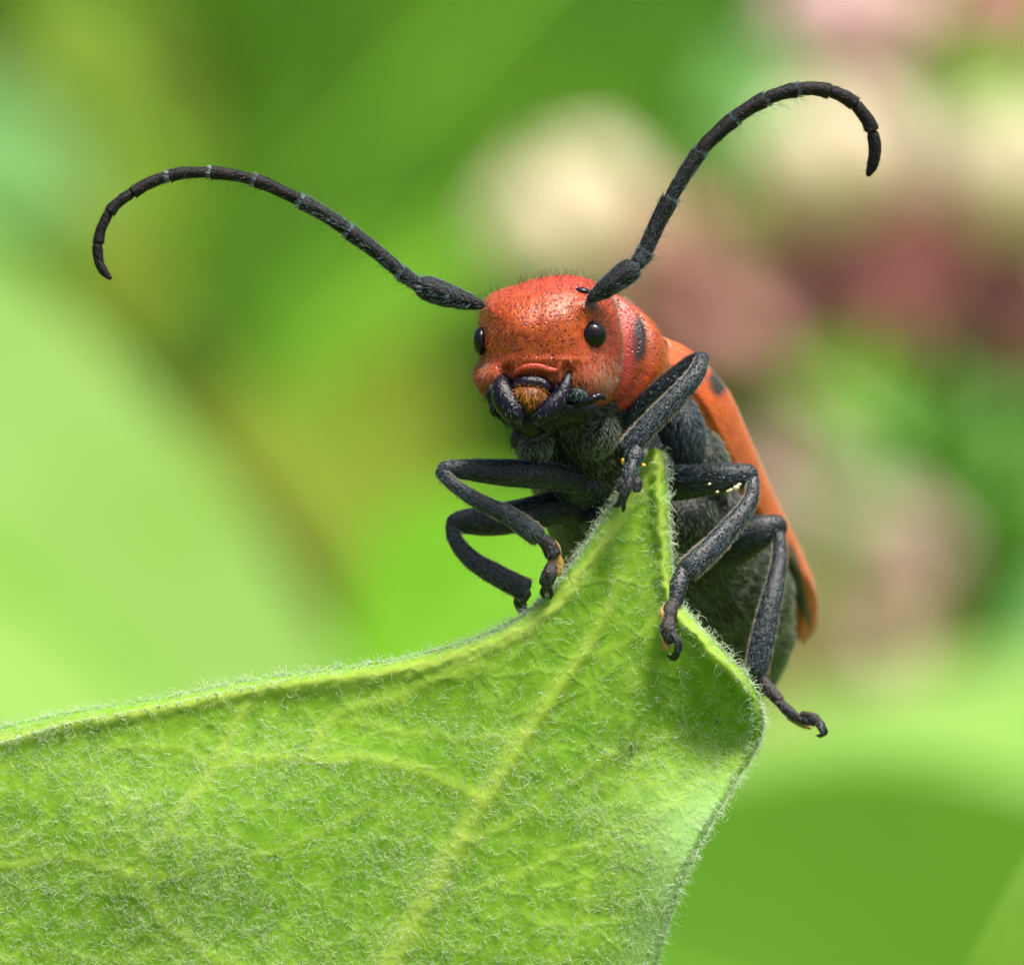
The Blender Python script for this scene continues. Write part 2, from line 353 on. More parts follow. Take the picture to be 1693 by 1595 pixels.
t = thing('dry_stalk', 'brown dry stalk leaning beside the pale left leaf', 'stalk', (520, 1000, 420))
V, f = tube([(60, 250, 520, 40), (300, 540, 480, 75), (430, 780, 450, 85), (560, 1010, 420, 80), (760, 1500, 400, 80)], n=20, k=10); mk('stem', V, f, L_brown, t)

# ---------------------------------------------------------------- milkweed flowers
def floret(head, c, axis, size, mh, mp, umb):
    """one flower: five upright hoods and five reflexed petals; c twig-axis point of its throat"""
    ax = nrm(np.array(axis, float)); s = nrm(np.cross(ax, [0.3, 1, 0.1])); b = np.cross(ax, s)
    pp = []
    for k in range(5):
        a = k*1.2566; o = s*math.cos(a)+b*math.sin(a)
        base = c+o*size*.12; tip = c+o*size*.42-ax*size*.75
        pp.append(leafgrid(base, tip, size*.42, o+ax*.2, .12, n=9, m=6))
    V, f = join(pp); pet = mk('floret', V, f, mp, head)
    for k in range(5):
        a = k*1.2566+.3; o = s*math.cos(a)+b*math.sin(a)
        P = [[*(c+o*size*.10), size*.16], [*(c+o*size*.26+ax*size*.18), size*.30], [*(c+o*size*.30+ax*size*.42), size*.30], [*(c+o*size*.14+ax*size*.62), size*.08]]
        V, f = tube(P, n=9, k=9, px=False); mk('hood', V, f, mh, pet)
    P = [[*(c-ax*size*.05), size*.2], [*(c+ax*size*.35), size*.26]]
    V, f = tube(P, n=5, k=9, px=False); mk('column', V, f, mh, pet)
    P = [[*c, 1.0], [*((c+umb)/2-ax*size*.5), .9], [*umb, 1.2]]
    V, f = tube(P, n=9, k=7, px=False); mk('pedicel', V, f, M_stem, pet)
umb_c = F(np.array([1560., 800., 470.]))
fl = thing('milkweed_flower', 'large cluster of cream and dusky pink milkweed flowers behind the right antenna', 'flower', (1560, 800, 470))
for (x, y, d, ax, sz, mh, mp) in [
    (985, 450, 470, (-.40, -.35, .85), 13.5, M_cream, M_pink), (1400, 350, 440, (-.15, -.2, .97), 12, M_cream, M_marn),
    (1680, 370, 430, (.1, -.3, .95), 12, M_cream, M_marn), (1420, 120, 500, (-.05, .1, 1), 13.5, M_pwhite, M_pwhite),
    (1150, 500, 470, (-.5, .2, .6), 9, M_pink, M_pink), (1900, 120, 460, (.4, 0, .9), 12, M_pwhite, M_pink), (1980, 500, 440, (.7, -.2, .6), 12, M_cream, M_marn),
    (1660, -90, 500, (.1, .3, .9), 12, M_pwhite, M_pink), (1500, 470, 480, (.1, .1, -.5), 9, M_marn, M_marn), (1130, 480, 475, (-.2, .1, .3), 10, M_pink, M_marn), (1290, 470, 500, (-.1, .1, -.4), 10, M_pink, M_pink), (1660, 480, 470, (.1, .1, -.5), 11, M_marn, M_marn)]:
    floret(fl, F(np.array([x, y, d], float)), ax, sz, mh, mp, umb_c)
P = [[*umb_c, 3.5], [*F(np.array([1655., 940., 475.])), 4.6], [*F(np.array([1560., 1240., 480.])), 5], [*F(np.array([1500., 2300., 450.])), 4.4]]
V, f = tube(P, n=16, k=10, px=False); mk('stem', V, f, L_bright, fl)
b2 = thing('milkweed_flower', 'dim dusky pink bud cluster low behind the red beetle on the right', 'flower', (1400, 1000, 700))
uc = F(np.array([1395., 1000., 700.]))
for k in range(11):
    a = RNG.uniform(0, 6.28); e = RNG.uniform(-.2, 1); rr = 13*(.5+.5*RNG.random())
    p = uc+np.array([math.cos(a)*math.sqrt(max(0, 1-e*e))*.75, math.sin(a)*math.sqrt(max(0, 1-e*e))*.75, e*1.7-.5])*rr+np.array([0, 0, 2])
    V, f = tube([[*(p-nrm(p-uc)*3), 1.8], [*p, 6.2], [*(p+nrm(p-uc)*3), 3.2]], n=8, k=9, px=False); bd = mk('bud', V, f, M_bud, b2)
    V, f = tube([[*uc, 1.0], [*(p-nrm(p-uc)*3), .9]], n=5, k=6, px=False); mk('pedicel', V, f, M_stem, bd)
stem_down(uc, 4.2, L_tan, b2)

# ---------------------------------------------------------------- the leaf the beetle stands on
leaf = thing('milkweed_leaf', 'sharp woolly green leaf whose upright tip the red beetle is gripping', 'leaf', (700, 1500, -.8))
ROWS = [  # left margin | midrib | right margin  (px, py)
 ((1070, 748), (1083, 740), (1098, 748)), ((1038, 795), (1072, 785), (1102, 792)), ((1000, 850), (1058, 850), (1107, 860)), ((950, 925), (1035, 925), (1112, 925)),
 ((900, 985), (1008, 1000), (1120, 985)), ((840, 1030), (970, 1070), (1152, 1028)), ((740, 1068), (925, 1135), (1200, 1080)), ((600, 1098), (880, 1200), (1245, 1132)),
 ((430, 1120), (835, 1270), (1262, 1190)), ((250, 1155), (785, 1350), (1245, 1250)), ((60, 1188), (730, 1440), (1200, 1325)), ((-130, 1245), (672, 1545), (1142, 1430)),
 ((-330, 1340), (600, 1680), (1098, 1550)), ((-560, 1520), (500, 1880), (1060, 1700)), ((-700, 1850), (380, 2150), (1010, 1930)), ((-650, 2250), (250, 2450), (900, 2250)),
 ((-350, 2700), (100, 2780), (500, 2620)), ((-40, 3040), (0, 3060), (60, 3040))]
nv, nu = 460, 300
C = cr(np.array(ROWS, float), nv)                      # nv,3,2
u = np.linspace(-1, 1, nu); uu = np.sign(u)*np.abs(u)**.8
Lm, Mm, Rm = C[:, 0], C[:, 1], C[:, 2]
aL = np.clip(-uu, 0, 1)[None, :, None]; aR = np.clip(uu, 0, 1)[None, :, None]
XY = Mm[:, None]*(1-aL-aR)+Lm[:, None]*aL+Rm[:, None]*aR
X, Y = XY[..., 0], XY[..., 1]
X = X+0; Y = Y+0
def segdist(X, Y, pts):
    D = np.full(X.shape, 1e9)
    pts = cr(np.array(pts, float), len(pts)*5)
    for (x0, y0), (x1, y1) in zip(pts[:-1], pts[1:]):
        dx, dy = x1-x0, y1-y0; t = np.clip(((X-x0)*dx+(Y-y0)*dy)/(dx*dx+dy*dy+1e-9), 0, 1)
        D = np.minimum(D, np.hypot(X-x0-t*dx, Y-y0-t*dy))
    return D
eL = segdist(X, Y, Lm[::6]); eR = segdist(X, Y, Rm[::6])
wob = 1+.25*vnoise(np.stack([X, Y], -1)/100, 2.2, 3)
G = lambda cx, cy, sx, sy: np.exp(-((X-cx)/sx)**2-((Y-cy)/sy)**2)
D = .35-1.5*np.clip((Y-740)/900, 0, 3.0)**1.1
D = D+.55*G(1225, 1235, 130, 75)-.35*G(1180, 1060, 90, 70)-.35*G(1130, 1430, 110, 120)
D = D+.16*G(560, 1180, 260, 65)+.08*G(180, 1250, 180, 60)-.3*G(350, 1400, 260, 130)
D = D+.10*vnoise(np.stack([X, Y], -1)/100, .55, 8)+.018*vnoise(np.stack([X, Y], -1)/100, 1.4, 9)
# rolled margins
jag = 5*vnoise(np.stack([X, Y], -1)/100, 5.5, 21)
rl = np.exp(-((eL+jag-20)/13.)**2); D -= .075*rl*(Y < 3000); D += .20*np.exp(-(eL/9.)**2)
rs = ((Y > 1010) & (Y < 1150)) | (Y < 985)
rr_w = np.clip((1160-Y)/40, 0, 1)
rl2 = np.exp(-((eR+jag-16)/11.)**2)*rr_w; D -= .14*rl2; D += .22*np.exp(-(eR/8.)**2)
veins = [[(640, 1700), (322, 1563), (231, 1447), (275, 1370), (355, 1265), (384, 1203), (430, 1150)], [(800, 1320), (650, 1262), (508, 1252), (430, 1252), (355, 1265)],
 [(508, 1252), (550, 1186), (661, 1149), (790, 1100)], [(231, 1447), (110, 1420), (0, 1430), (-100, 1400)], [(870, 1215), (740, 1222), (640, 1205), (560, 1190)],
 [(755, 1400), (860, 1350), (990, 1262), (1130, 1215)], [(700, 1500), (850, 1450), (1010, 1380), (1120, 1330)], [(355, 1265), (280, 1235), (200, 1235)], [(231, 1447), (330, 1440), (480, 1400), (620, 1330)],
 [(960, 1090), (1040, 1060), (1090, 1010)], [(322, 1563), (200, 1590), (60, 1570)]]
vein = np.zeros_like(X); mid = np.exp(-(segdist(X, Y, Mm[::8])/(8+16*np.clip((Y-800)/800, 0, 1.5)))**2)*np.clip((Y-830)/300, 0.15, 1)
for k, vv in enumerate(veins): vein = np.maximum(vein, np.exp(-(segdist(X+6*vnoise(np.stack([X, Y], -1)/100, 2.5, 50), Y+6*vnoise(np.stack([X, Y], -1)/100, 2.7, 51), vv)/(11 if k < 4 else 8))**2)*(.5 if k < 4 else .28))
D -= .12*mid+.05*vein
D += .004*vnoise(np.stack([X, Y], -1)/100, 6, 12)
rim = np.clip(np.exp(-((eL+jag-24)/11.)**2)+np.exp(-((eR+jag-15)/9.)**2)*rr_w*.6, 0, 1)
rimg = np.clip((16-eL)/8, 0, 1)*.8+np.clip((9-eR)/6, 0, 1)*.6
pale = np.clip(np.exp(-(eR/60.)**2)*np.clip((Y-1270)/80, 0, 1)*.9+.45*G(1120, 1360, 110, 60), 0, 1)
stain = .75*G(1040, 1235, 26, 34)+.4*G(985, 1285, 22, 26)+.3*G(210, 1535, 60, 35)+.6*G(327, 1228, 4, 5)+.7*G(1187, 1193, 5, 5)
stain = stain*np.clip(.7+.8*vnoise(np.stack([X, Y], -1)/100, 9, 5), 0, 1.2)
Q = np.stack([X, Y, D], -1)
LV = F(Q).reshape(-1, 3); LF = grid_faces(nv, nu)
mk('blade', LV, LF, M_leaf, leaf, attrs=dict(vein=np.clip(vein+mid*.8, 0, 1), rim=rim, rimgreen=rimg, pale=pale, stain=stain), solid=.03)
st = [[*F(np.array([0., 3050., float(Q[-1, 150, 2])])), 1.2], [*F(np.array([-60., 3500., -3.])), 2.0], [*F(np.array([-200., 4200., 5.])), 4.0], [*F(np.array([-260., 9000., 20.])), 6.0], [*(((np.array([-15, -130, -2.])-ORG)) @ BAS.T), 7.0]]
V, f = tube(st, n=30, k=12, px=False); mk('stem', V, f, M_stem, leaf)
# wool on the underside
def vis(cn, nn):
    px = cn[:, 0]*PXMM*DIST/(DIST+cn[:, 1])+846.5; py = 797.5-cn[:, 2]*PXMM*DIST/(DIST+cn[:, 1])
    w = ((px > -160) & (py < 1800)).astype(float)
    clump = .62+.42*vnoise(np.stack([px, py], -1)/100, 1.3, 31)+.4*vnoise(np.stack([px, py], -1)/100, 4.5, 33)
    dens = .35+.65*np.clip((py-1130)/160, 0, 1)
    dens = np.where(py < 1050, .5, dens)
    return w*np.clip(clump, .08, 1)*dens*np.where(py < 1250-.12*px, .8, 1)
def towards(nv_):     # make normals face the viewer's side of the leaf
    s = np.sign(-nv_[:, 1:2]); s[s == 0] = 1; return nv_*s
n = 40000; p, nn = sample(LV, LF, n, vis); nn = towards(nn)
flow = RNG.normal(size=(n, 3)); flow[:, 1] *= .25
L = RNG.uniform(.10, .32, n); L[RNG.random(n) < .15] *= 1.3
V, f = hairs(p, nn*.22+nrm(flow)*.97, L, RNG.uniform(.0022, .0050, n), 5, RNG.uniform(1.0, 4.4, n), side=RNG.normal(size=(n, 3))*np.array([1, .35, 1]))
mk('wool', V, f, M_wool, leaf, kind='stuff')
# curls along the margins
def edge_hairs(E, e_d, cnt, out, seed):
    r = np.random.default_rng(seed); i = r.integers(0, len(E)-1, cnt)
    b = E[i]+(E[i+1]-E[i])*r.random((cnt, 1)); T = nrm(E[i+1]-E[i]); o = nrm(np.cross(T, [0, 1.0, 0]))*out
    o = nrm(o)
    dirn = o*r.uniform(-.1, 1, (cnt, 1))+T*r.normal(size=(cnt, 1))*.7+np.array([0, -1, 0])*r.uniform(-.1, .8, (cnt, 1))
    b = b+np.array([0, -.03, 0])-o*r.uniform(0, .02, (cnt, 1))
    return hairs(b, dirn, r.uniform(.08, .26, cnt), r.uniform(.0045, .007, cnt), 6, r.uniform(1.2, 4.2, cnt), side=r.normal(size=(cnt, 3))*np.array([1, .4, 1]))
G3 = LV.reshape(nv, nu, 3); vm = (Q[:, 0, 0] > -100) & (Q[:, 0, 1] < 1700)
vr = Q[:, -1, 1] < 1680
sgn = 1
outs = []
for (E, cnt, out, sd) in ((G3[vm, 0], 1100, -1, 1), (G3[vr, -1], 1000, 1, 2), (G3[vm, 4], 250, -1, 3), (G3[vm, 9], 900, 1, 4), (G3[vr, -8], 300, -1, 5)):
    outs.append(edge_hairs(E, 0, cnt, out, sd))
V, f = join(outs); mk('margin_wool', V, f, M_mwool, leaf, kind='stuff')

# ---------------------------------------------------------------- the beetle
bt = thing('beetle', 'red-orange longhorn beetle with black legs and antennae gripping the leaf tip', 'beetle', (1040, 800, .3))
ax_b = nrm(np.array([.42, .72, -.55])); s_b = nrm(np.array([.85, -.34, .2])); n_b = nrm(np.cross(s_b, ax_b))
# trunk: thorax and abdomen, one skin
TR = np.array([(925, 640, 1.1, .85, .8), (948, 705, 1.6, 1.02, .95), (985, 775, 2.4, 1.15, 1.05), (1040, 850, 3.3, 1.45, 1.15), (1095, 920, 4.2, 1.72, 1.25),
      (1145, 985, 5.1, 1.72, 1.2), (1192, 1048, 6.1, 1.38, 1.0), (1230, 1100, 6.9, .85, .65), (1250, 1132, 7.4, .3, .3)])
TC = cr(TR, 70); tc = F(TC[:, :3]); th = np.linspace(0, 2*np.pi, 56, endpoint=False)
seg = 1+.022*np.sin(np.linspace(0, 1, 70)*2*np.pi*9)*(np.linspace(0, 1, 70) > .45)-.0*0
cx_ = np.sign(np.cos(th))*np.abs(np.cos(th))**.85; sx_ = np.sin(th)
R = tc[:, None]+s_b[None, None]*(TC[:, 3:4]*seg[:, None]*cx_[None])[..., None]+n_b[None, None]*(TC[:, 4:5]*seg[:, None]*sx_[None])[..., None]
V, f = loft(R); V = V+.03*nrm(V-V.mean(0))*vnoise(V, 3.5, 4)[:, None]
body = mk('body', V, f, M_belly, bt)
def pubes(parent, V, f, n, L, r, m, flow=(0, 0, -1), lift=.35, curl=.5, name='fuzz', region=None, K=2):
    p, q = sample(V, f, n, region)
    cen = V.mean(0)
    fl_ = np.array(flow, float)+RNG.normal(size=(n, 3))*.35
    hv, hf = hairs(p-q*0, q*lift+nrm(fl_-q*(fl_*q).sum(1, keepdims=True)), RNG.uniform(.6, 1.4, n)*L, r, K, RNG.uniform(-curl, curl, n))
    return mk(name, hv, hf, m, parent, kind='stuff')
def orient(V, f):
    """flip quads so the normals leave the solid"""
    a, b, c, d = (V[f[:, i]] for i in range(4)); vol = (np.cross(c-a, d-b)*(0.25*(a+b+c+d)-V.mean(0))).sum()
    return f if vol > 0 else f[:, ::-1]
front = lambda c, n: (n[:, 1] < 0).astype(float)+.02
fo = orient(V, f); pubes(body, V, fo, 9000, .12, .0028, M_hbel, flow=ax_b, lift=.4, region=front)
# pleural lumps and coxae on the underside
def lump(name, c, rx, ry, rd, ang, m, parent=bt, hair=0, hm=None, hl=.09, label=None):
    V, f = ball(c, rx, ry, rd, ang); V = V+.02*vnoise(V, 6, 2)[:, None]*nrm(V-V.mean(0))
    o = mk(name, V, f, m, parent, label=label)
    if hair: pubes(o, V, orient(V, f), int(hair*1.5), hl, .0027, hm or (M_hbel if m is M_belly else M_hgry), region=front, name='fuzz')
    return o
lump('coxa', (882, 738, .75), 32, 32, .5, 10, M_belly, hair=500)
lump('coxa', (992, 722, .9), 30, 42, .5, -25, M_belly, hair=500)
lump('coxa', (1050, 742, 1.5), 60, 42, .6, -40, M_blk, hair=200)
lump('thorax_plate', (1130, 708, 2.35), 36, 66, .42, 18, M_blk, hair=700)
lump('thorax_plate', (1165, 765, 2.9), 42, 70, .7, 22, M_belly, hair=500)
lump('coxa', (965, 802, 1.55), 56, 34, .5, 8, M_blk, hair=300)
lump('coxa', (1010, 850, 2.0), 60, 50, .6, 30, M_blk, hair=200)
lump('coxa', (1120, 860, 2.6), 70, 60, .7, 30, M_belly, hair=300)
lump('thorax_plate', (1205, 845, 3.6), 30, 52, .6, 22, M_belly, hair=300)
# pronotum
PR = [(925, 570, .60, .92, .86), (938, 571, .72, .97, .90), (952, 573, .86, 1.17, 1.06), (958, 576, .98, 1.15, 1.05), (960, 580, 1.08, .98, .92), (964, 584, 1.20, .98, .92), (972, 587, 1.32, 1.20, 1.08), (978, 594, 1.6, 1.27, 1.1),
      (985, 602, 1.95, 1.25, 1.08), (990, 610, 2.2, 1.16, 1.0), (998, 618, 2.4, 1.17, 1.0), (1004, 624, 2.55, 1.08, .92)]
pc = cr(np.array(PR), 60); pcf = F(pc[:, :3]); th = np.linspace(0, 2*np.pi, 80, endpoint=False)
ps = nrm(np.array([.95, -.28, -.05])); pn = nrm(np.array([.10, .22, .97]))
R = pcf[:, None]+ps[None, None]*(pc[:, 3:4]*np.cos(th)[None])[..., None]+pn[None, None]*(pc[:, 4:5]*np.sin(th)[None])[..., None]
V, f = loft(R)
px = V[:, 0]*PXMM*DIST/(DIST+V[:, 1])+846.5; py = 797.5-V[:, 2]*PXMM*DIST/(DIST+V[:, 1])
spot_shade = np.clip(1.6-1.6*(((px-1057)/14)**2+((py-560)/44)**2), 0, 1)*(V[:, 0] > 0)
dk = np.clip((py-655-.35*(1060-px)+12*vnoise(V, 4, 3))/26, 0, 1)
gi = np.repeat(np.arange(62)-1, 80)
groove_shade = .85*np.exp(-((gi-26)/1.8)**2)+.8*np.exp(-((gi-6)/4.)**2)+.6*np.exp(-((gi-55)/2.)**2)  # ring grooves darkened: their shade is painted into the pronotum colour
pro = mk('pronotum', V, f, M_head, bt, attrs=dict(spot_shade=np.clip(spot_shade+dk+groove_shade, 0, 1), tint=np.clip(1.2-np.abs(px-1036)/14, 0, 1)))
pubes(pro, V, orient(V, f), 3500, .07, .0028, M_hred, flow=(.3, 1, 0), lift=.5, region=front)
# head
HO = [(930, 455), (965, 459), (995, 473), (1014, 500), (1025, 540), (1029, 580), (1023, 620), (1005, 652), (975, 670), (940, 676), (900, 674), (860, 668), (826, 664), (803, 655), (791, 638), (787, 622), (792, 605),
      (794, 592), (790, 570), (790, 545), (793, 520), (800, 499), (820, 482), (850, 472), (890, 460)]
hb = [(985, 640, 34, 30, .22), (808, 628, 20, 24, .26), (878, 662, 34, 22, -.42), (968, 502, 18, 16, .12), (806, 510, 12, 14, .12), (980, 553, 28, 26, -.06), (888, 515, 9, 40, -.02), (885, 530, 60, 40, .07),
      (940, 612, 10, 10, -.10), (838, 612, 10, 12, -.12), (920, 595, 60, 5, .03), (1008, 600, 10, 50, .03)]
V, f, HF = pillow((892, 572), HO, .35, 1.25, .9, nr=60, nt=220, p=2.6, q=1.9, bumps=hb, raw=True)
V = V+(.006*vnoise(V, 9, 6)+.006*vnoise(V, 26, 7)+.003*vnoise(V, 55, 17))[:, None]*nrm(V-V.mean(0))
px = V[:, 0]*PXMM*DIST/(DIST+V[:, 1])+846.5; py = 797.5-V[:, 2]*PXMM*DIST/(DIST+V[:, 1])
g2 = lambda x, y, s, q: np.exp(-((px-x)/s)**2-((py-y)/q)**2)
tint = np.clip(.75*np.clip((500-py)/40, 0, 1)+.9*g2(1016, 560, 12, 90)+.7*g2(900, 606, 50, 12)+.6*g2(990, 610, 25, 22)+.5*g2(800, 605, 14, 14), 0, 1)
spot_shade = np.clip(.9*g2(975, 503, 14, 13)+1.1*g2(798, 508, 9, 10)+1.7*g2(882, 655, 58, 26)+.5*g2(1000, 655, 30, 10)+.5*g2(943, 606, 7, 5)+.5*g2(1008, 640, 20, 22)+.35*g2(808, 638, 14, 16), 0, 1)  # dark antenna sockets, plus painted shade in the mouth cavity and cheek creases
head = mk('head', V, f, M_head, bt, attrs=dict(spot_shade=spot_shade, tint=tint)); HFo = orient(V, f)
pubes(head, V, HFo, 5200, .055, .0026, M_hred, flow=(0, -.2, -1), lift=.6, region=front)
def topo(c, n): return ((n[:, 2] > .15*np.linalg.norm(n, axis=1)) & (c[:, 2] > 2.4)).astype(float)+1e-4
pubes(head, V, HFo, 420, .15, .0034, M_hblk, flow=(0, 0, 1), lift=1.6, region=topo, name='bristle', K=3)
def lowf(c, n):
    x = c[:, 0]*100+846; y = 797-c[:, 2]*100; return (n[:, 1] < 0)*((np.exp(-((x-965)/48)**2-((y-625)/26)**2)+.25*np.exp(-((x-900)/50)**2-((y-602)/9)**2)+np.exp(-((x-803)/16)**2-((y-615)/22)**2)))+1e-4
pubes(head, V, HFo, 1500, .15, .0036, M_hred, flow=(.1, -.3, -1), lift=.5, region=lowf, K=3, curl=1.2)
hd = lambda x, y: on(HF, x, y)
def rimhairs(parent, pts, n, L, m, sp=.5, r=.0030, out=(.6, -.4, .3)):
    c = F(cr(np.array(pts, float), 50)); i = RNG.integers(0, 49, n); b = c[i]+(c[np.minimum(i+1, 49)]-c[i])*RNG.random((n, 1))+RNG.normal(size=(n, 3))*.012
    hv, hf = hairs(b, np.array(out)+RNG.normal(size=(n, 3))*sp, RNG.uniform(.5, 1.2, n)*L, r, 2, .4); mk('fringe', hv, hf, m, parent, kind='stuff')
rimhairs(head, [(985, 470, .28), (1010, 494, .25), (1023, 535, .2), (1028, 580, .2), (1021, 618, .2), (1004, 650, .2)], 900, .06, M_hpal)
pubes(head, V, HFo, 900, .09, .003, M_hpal, flow=(-.3, -.3, -1), lift=.5, region=lambda c, n: (n[:, 1] < 0)*(np.exp(-((c[:, 0]*100+846-1000)/24)**2-((797-c[:, 2]*100-628)/34)**2)+.8*np.exp(-((c[:, 0]*100+846-798)/12)**2-((797-c[:, 2]*100-606)/12)**2))+1e-5)
rimhairs(head, [(795, 596, .0), (787, 610, .1), (786, 625, .15), (791, 640, .15), (803, 656, .15)], 300, .06, M_hpal, out=(-.6, -.3, .1))
rimhairs(pro, [(1030, 492, 1.2), (1062, 520, 1.6), (1092, 562, 1.9), (1104, 600, 2.0), (1104, 630, 2.1), (1096, 652, 2.1)], 800, .06, M_hpal)
# eyes
for (x, y, rx, ry, rd, an) in [(980, 553, 23, 23, .20, 0), (795, 564, 14, 24, .24, 0), (963, 482, 14, 7, .10, -8)]:
    V, f = ball((x, y, hd(x, y)+.05 if x > 900 else hd(x+4, y)+.12), rx, ry, rd, an, 20, 32); mk('eye', V, f, M_eye, head)
# clypeus, labrum, mandibles
d = hd(890, 600)
V, f = tube([(849, 626, d+.16, 7), (856, 614, d+.04, 9), (872, 607, d-.01, 11), (892, 607, d-.02, 11), (910, 612, d-.01, 10), (921, 612, d, 8), (926, 602, d-.01, 6)], n=30, k=12, flat=.6); mk('clypeus', V, f, M_clyp, head)
V, f = pillow((880, 634), [(845, 642), (850, 627), (866, 620), (888, 620), (906, 627), (914, 640), (908, 652), (880, 646), (856, 650)], d+.08, .16, .2, nr=12, nt=60); mk('labrum', V, f, M_mand, head)
V, f = pillow((876, 655), [(852, 646), (864, 639), (882, 638), (897, 643), (900, 655), (892, 667), (877, 672), (862, 667), (854, 657)], d+.05, .22, .2, nr=14, nt=60); lb = mk('labrum', V, f, M_labr, head, label='orange bristly tip of the upper lip')
pubes(lb, V, orient(V, f), 240, .12, .0045, M_horg, flow=(0, -.3, -1), lift=.7, region=front, K=3, curl=.8)
V, f = pillow((885, 675), [(806, 662), (812, 636), (832, 626), (870, 648), (915, 640), (955, 655), (985, 668), (975, 695), (930, 705), (905, 722), (862, 716), (835, 700)], d+.5, .42, .7, nr=24, nt=90); V = V+.05*vnoise(V, 5, 3)[:, None]*nrm(V-V.mean(0)); mo = mk('mouth', V, f, M_mand, head); pubes(mo, V, orient(V, f), 260, .13, .0035, M_hblk, flow=(0, -.4, -1), lift=.8, region=front, K=3)
md = d-.02
V, f = tube([(836, 618, md+.46, 14), (831, 628, md+.22, 26), (830, 645, md+.06, 36), (836, 663, md+.0, 42), (847, 679, md-.06, 38), (857, 691, md-.08, 26), (865, 702, md-.04, 8)], n=30, k=18, flat=.8); m1 = mk('mandible', V, f, M_mand, head)
pubes(m1, V, orient(V, f), 45, .07, .0035, M_hgry, region=front, flow=(.2, 0, -1))
V, f = tube([(944, 606, md+.40, 7), (940, 620, md+.16, 15), (935, 638, md+.05, 23), (925, 658, md+.0, 31), (909, 676, md-.05, 34), (895, 688, md-.08, 27), (884, 698, md-.04, 8)], n=30, k=18, flat=.8); m2 = mk('mandible', V, f, M_mand, head)
pubes(m2, V, orient(V, f), 40, .07, .0035, M_hgry, region=front, flow=(-.3, 0, -1))
lump('palp', (954, 651, md+.16), 15, 11, .12, 0, M_blk, head, 110)
V, f = tube([(948, 668, md+.2, 12), (970, 664, md+.1, 15), (990, 655, md+.1, 12), (998, 658, md+.15, 8)], n=14, k=10); mk('palp', V, f, M_mand, head)
V, f = tube([(905, 714, md+.35, 9), (893, 722, md+.2, 11), (880, 728, md+.1, 5)], n=12, k=10); mk('palp', V, f, M_blk, head)
V, f = tube([(818, 668, md+.35, 14), (815, 680, md+.35, 12), (826, 690, md+.35, 8)], n=12, k=10); mk('palp', V, f, M_blk, head)
V, f = tube([(868, 705, md+.45, 22), (852, 722, md+.45, 16), (850, 736, md+.45, 10)], n=12, k=10); q = mk('palp', V, f, M_blk, head); pubes(q, V, orient(V, f), 90, .1, .004, M_hblk, region=front)
# antennae
def antenna(joints, d0, d1, bs=1):
    """joints: list of (px,py,w_start,w_end); the first is the club-shaped scape"""
    n = len(joints)-1; par = None
    for i in range(n):
        (x0, y0, a0, _), (x1, y1, _, b0) = joints[i][:4], joints[i+1][:4]
        da = d0+(d1-d0)*i/n; db = d0+(d1-d0)*(i+1)/n
        dx, dy = x1-x0, y1-y0; L = math.hypot(dx, dy); ux, uy = dx/L, dy/L; bow = bs*joints[i+1][4] if len(joints[i+1]) > 4 else 0
        P = lambda s, w: (x0+dx*s-uy*bow*4*s*(1-s), y0+dy*s+ux*bow*4*s*(1-s), da+(db-da)*s, w)
        if i == 0: pts = [P(0, 12), P(.12, 22), P(.3, 31), P(.55, a0*.88), P(.8, a0*.95), P(.94, a0*.8), P(.99, a0*.55)]
        elif i == n-1: pts = [P(.02, b0*.8), P(.15, b0), P(.5, b0*.95), P(.8, b0*.85), P(1, b0*.5)]
        else: pts = [P(.0, a0*.66), P(.05, a0*.80), P(.2, a0*.88), P(.6, a0*.92), P(.9, a0*1.0), P(.985, a0*.96), P(1.0, a0*.7)]
        V, f = tube(pts, n=20, k=14, ends=(.4, .5 if i < n-1 else 1))
        V = V+.012*vnoise(V, 8, i)[:, None]*nrm(V-V.mean(0))
        o = mk('antenna' if par is None else 'antenna_segment', V, f, M_ant, bt if par is None else par)
        if par is None: par = o
        fl_ = nrm(np.array([ux, 0, -uy])); cnt = 620 if i == 0 else 330
        pubes(par, V, orient(V, f), cnt if i < 4 else 170, .075 if i < 4 else .05, .0030, M_hgry if i < 4 else M_hblk, flow=fl_, lift=.45, name='fuzz', K=2)
        if i < 7 and i > 0:
            pubes(par, V, orient(V, f), 22, .22, .0026, M_hblk, flow=fl_*.9+np.array([0, 0, -.8]), lift=.6, name='bristle', K=3)
            # pale ring at the joint
            e = F(np.array(P(.995, 0)[:3])); k_ = 110; a = RNG.uniform(0, 6.28, k_); sd = nrm(np.cross(fl_, [0, 1, 0])); 
            b = e+(sd*np.cos(a)[:, None]+np.array([0, 1., 0])*np.sin(a)[:, None])*a0*.0048
            hv, hf = hairs(b, fl_+.25*(b-e)/(a0*.0048), RNG.uniform(.04, .09, k_), .0035, 2, 0); mk('fuzz', hv, hf, M_hgry, par, kind='stuff')
    return par
antenna([(798, 505, 44, 0), (690, 470, 26, 0, 2), (664, 452, 27, 0), (578, 384, 26, 0, -2), (498, 334, 23.5, 0, -3), (422, 299, 22, 0, -3), (348, 286, 21, 0, -3), (279, 292, 21, 0, -4), (219, 320, 20, 0, -4), (181, 352, 18.5, 0, -4), (163, 402, 18, 18, -4), (181, 459, 17, 17, -9)], hd(805, 506)+.12, -.5, -1)
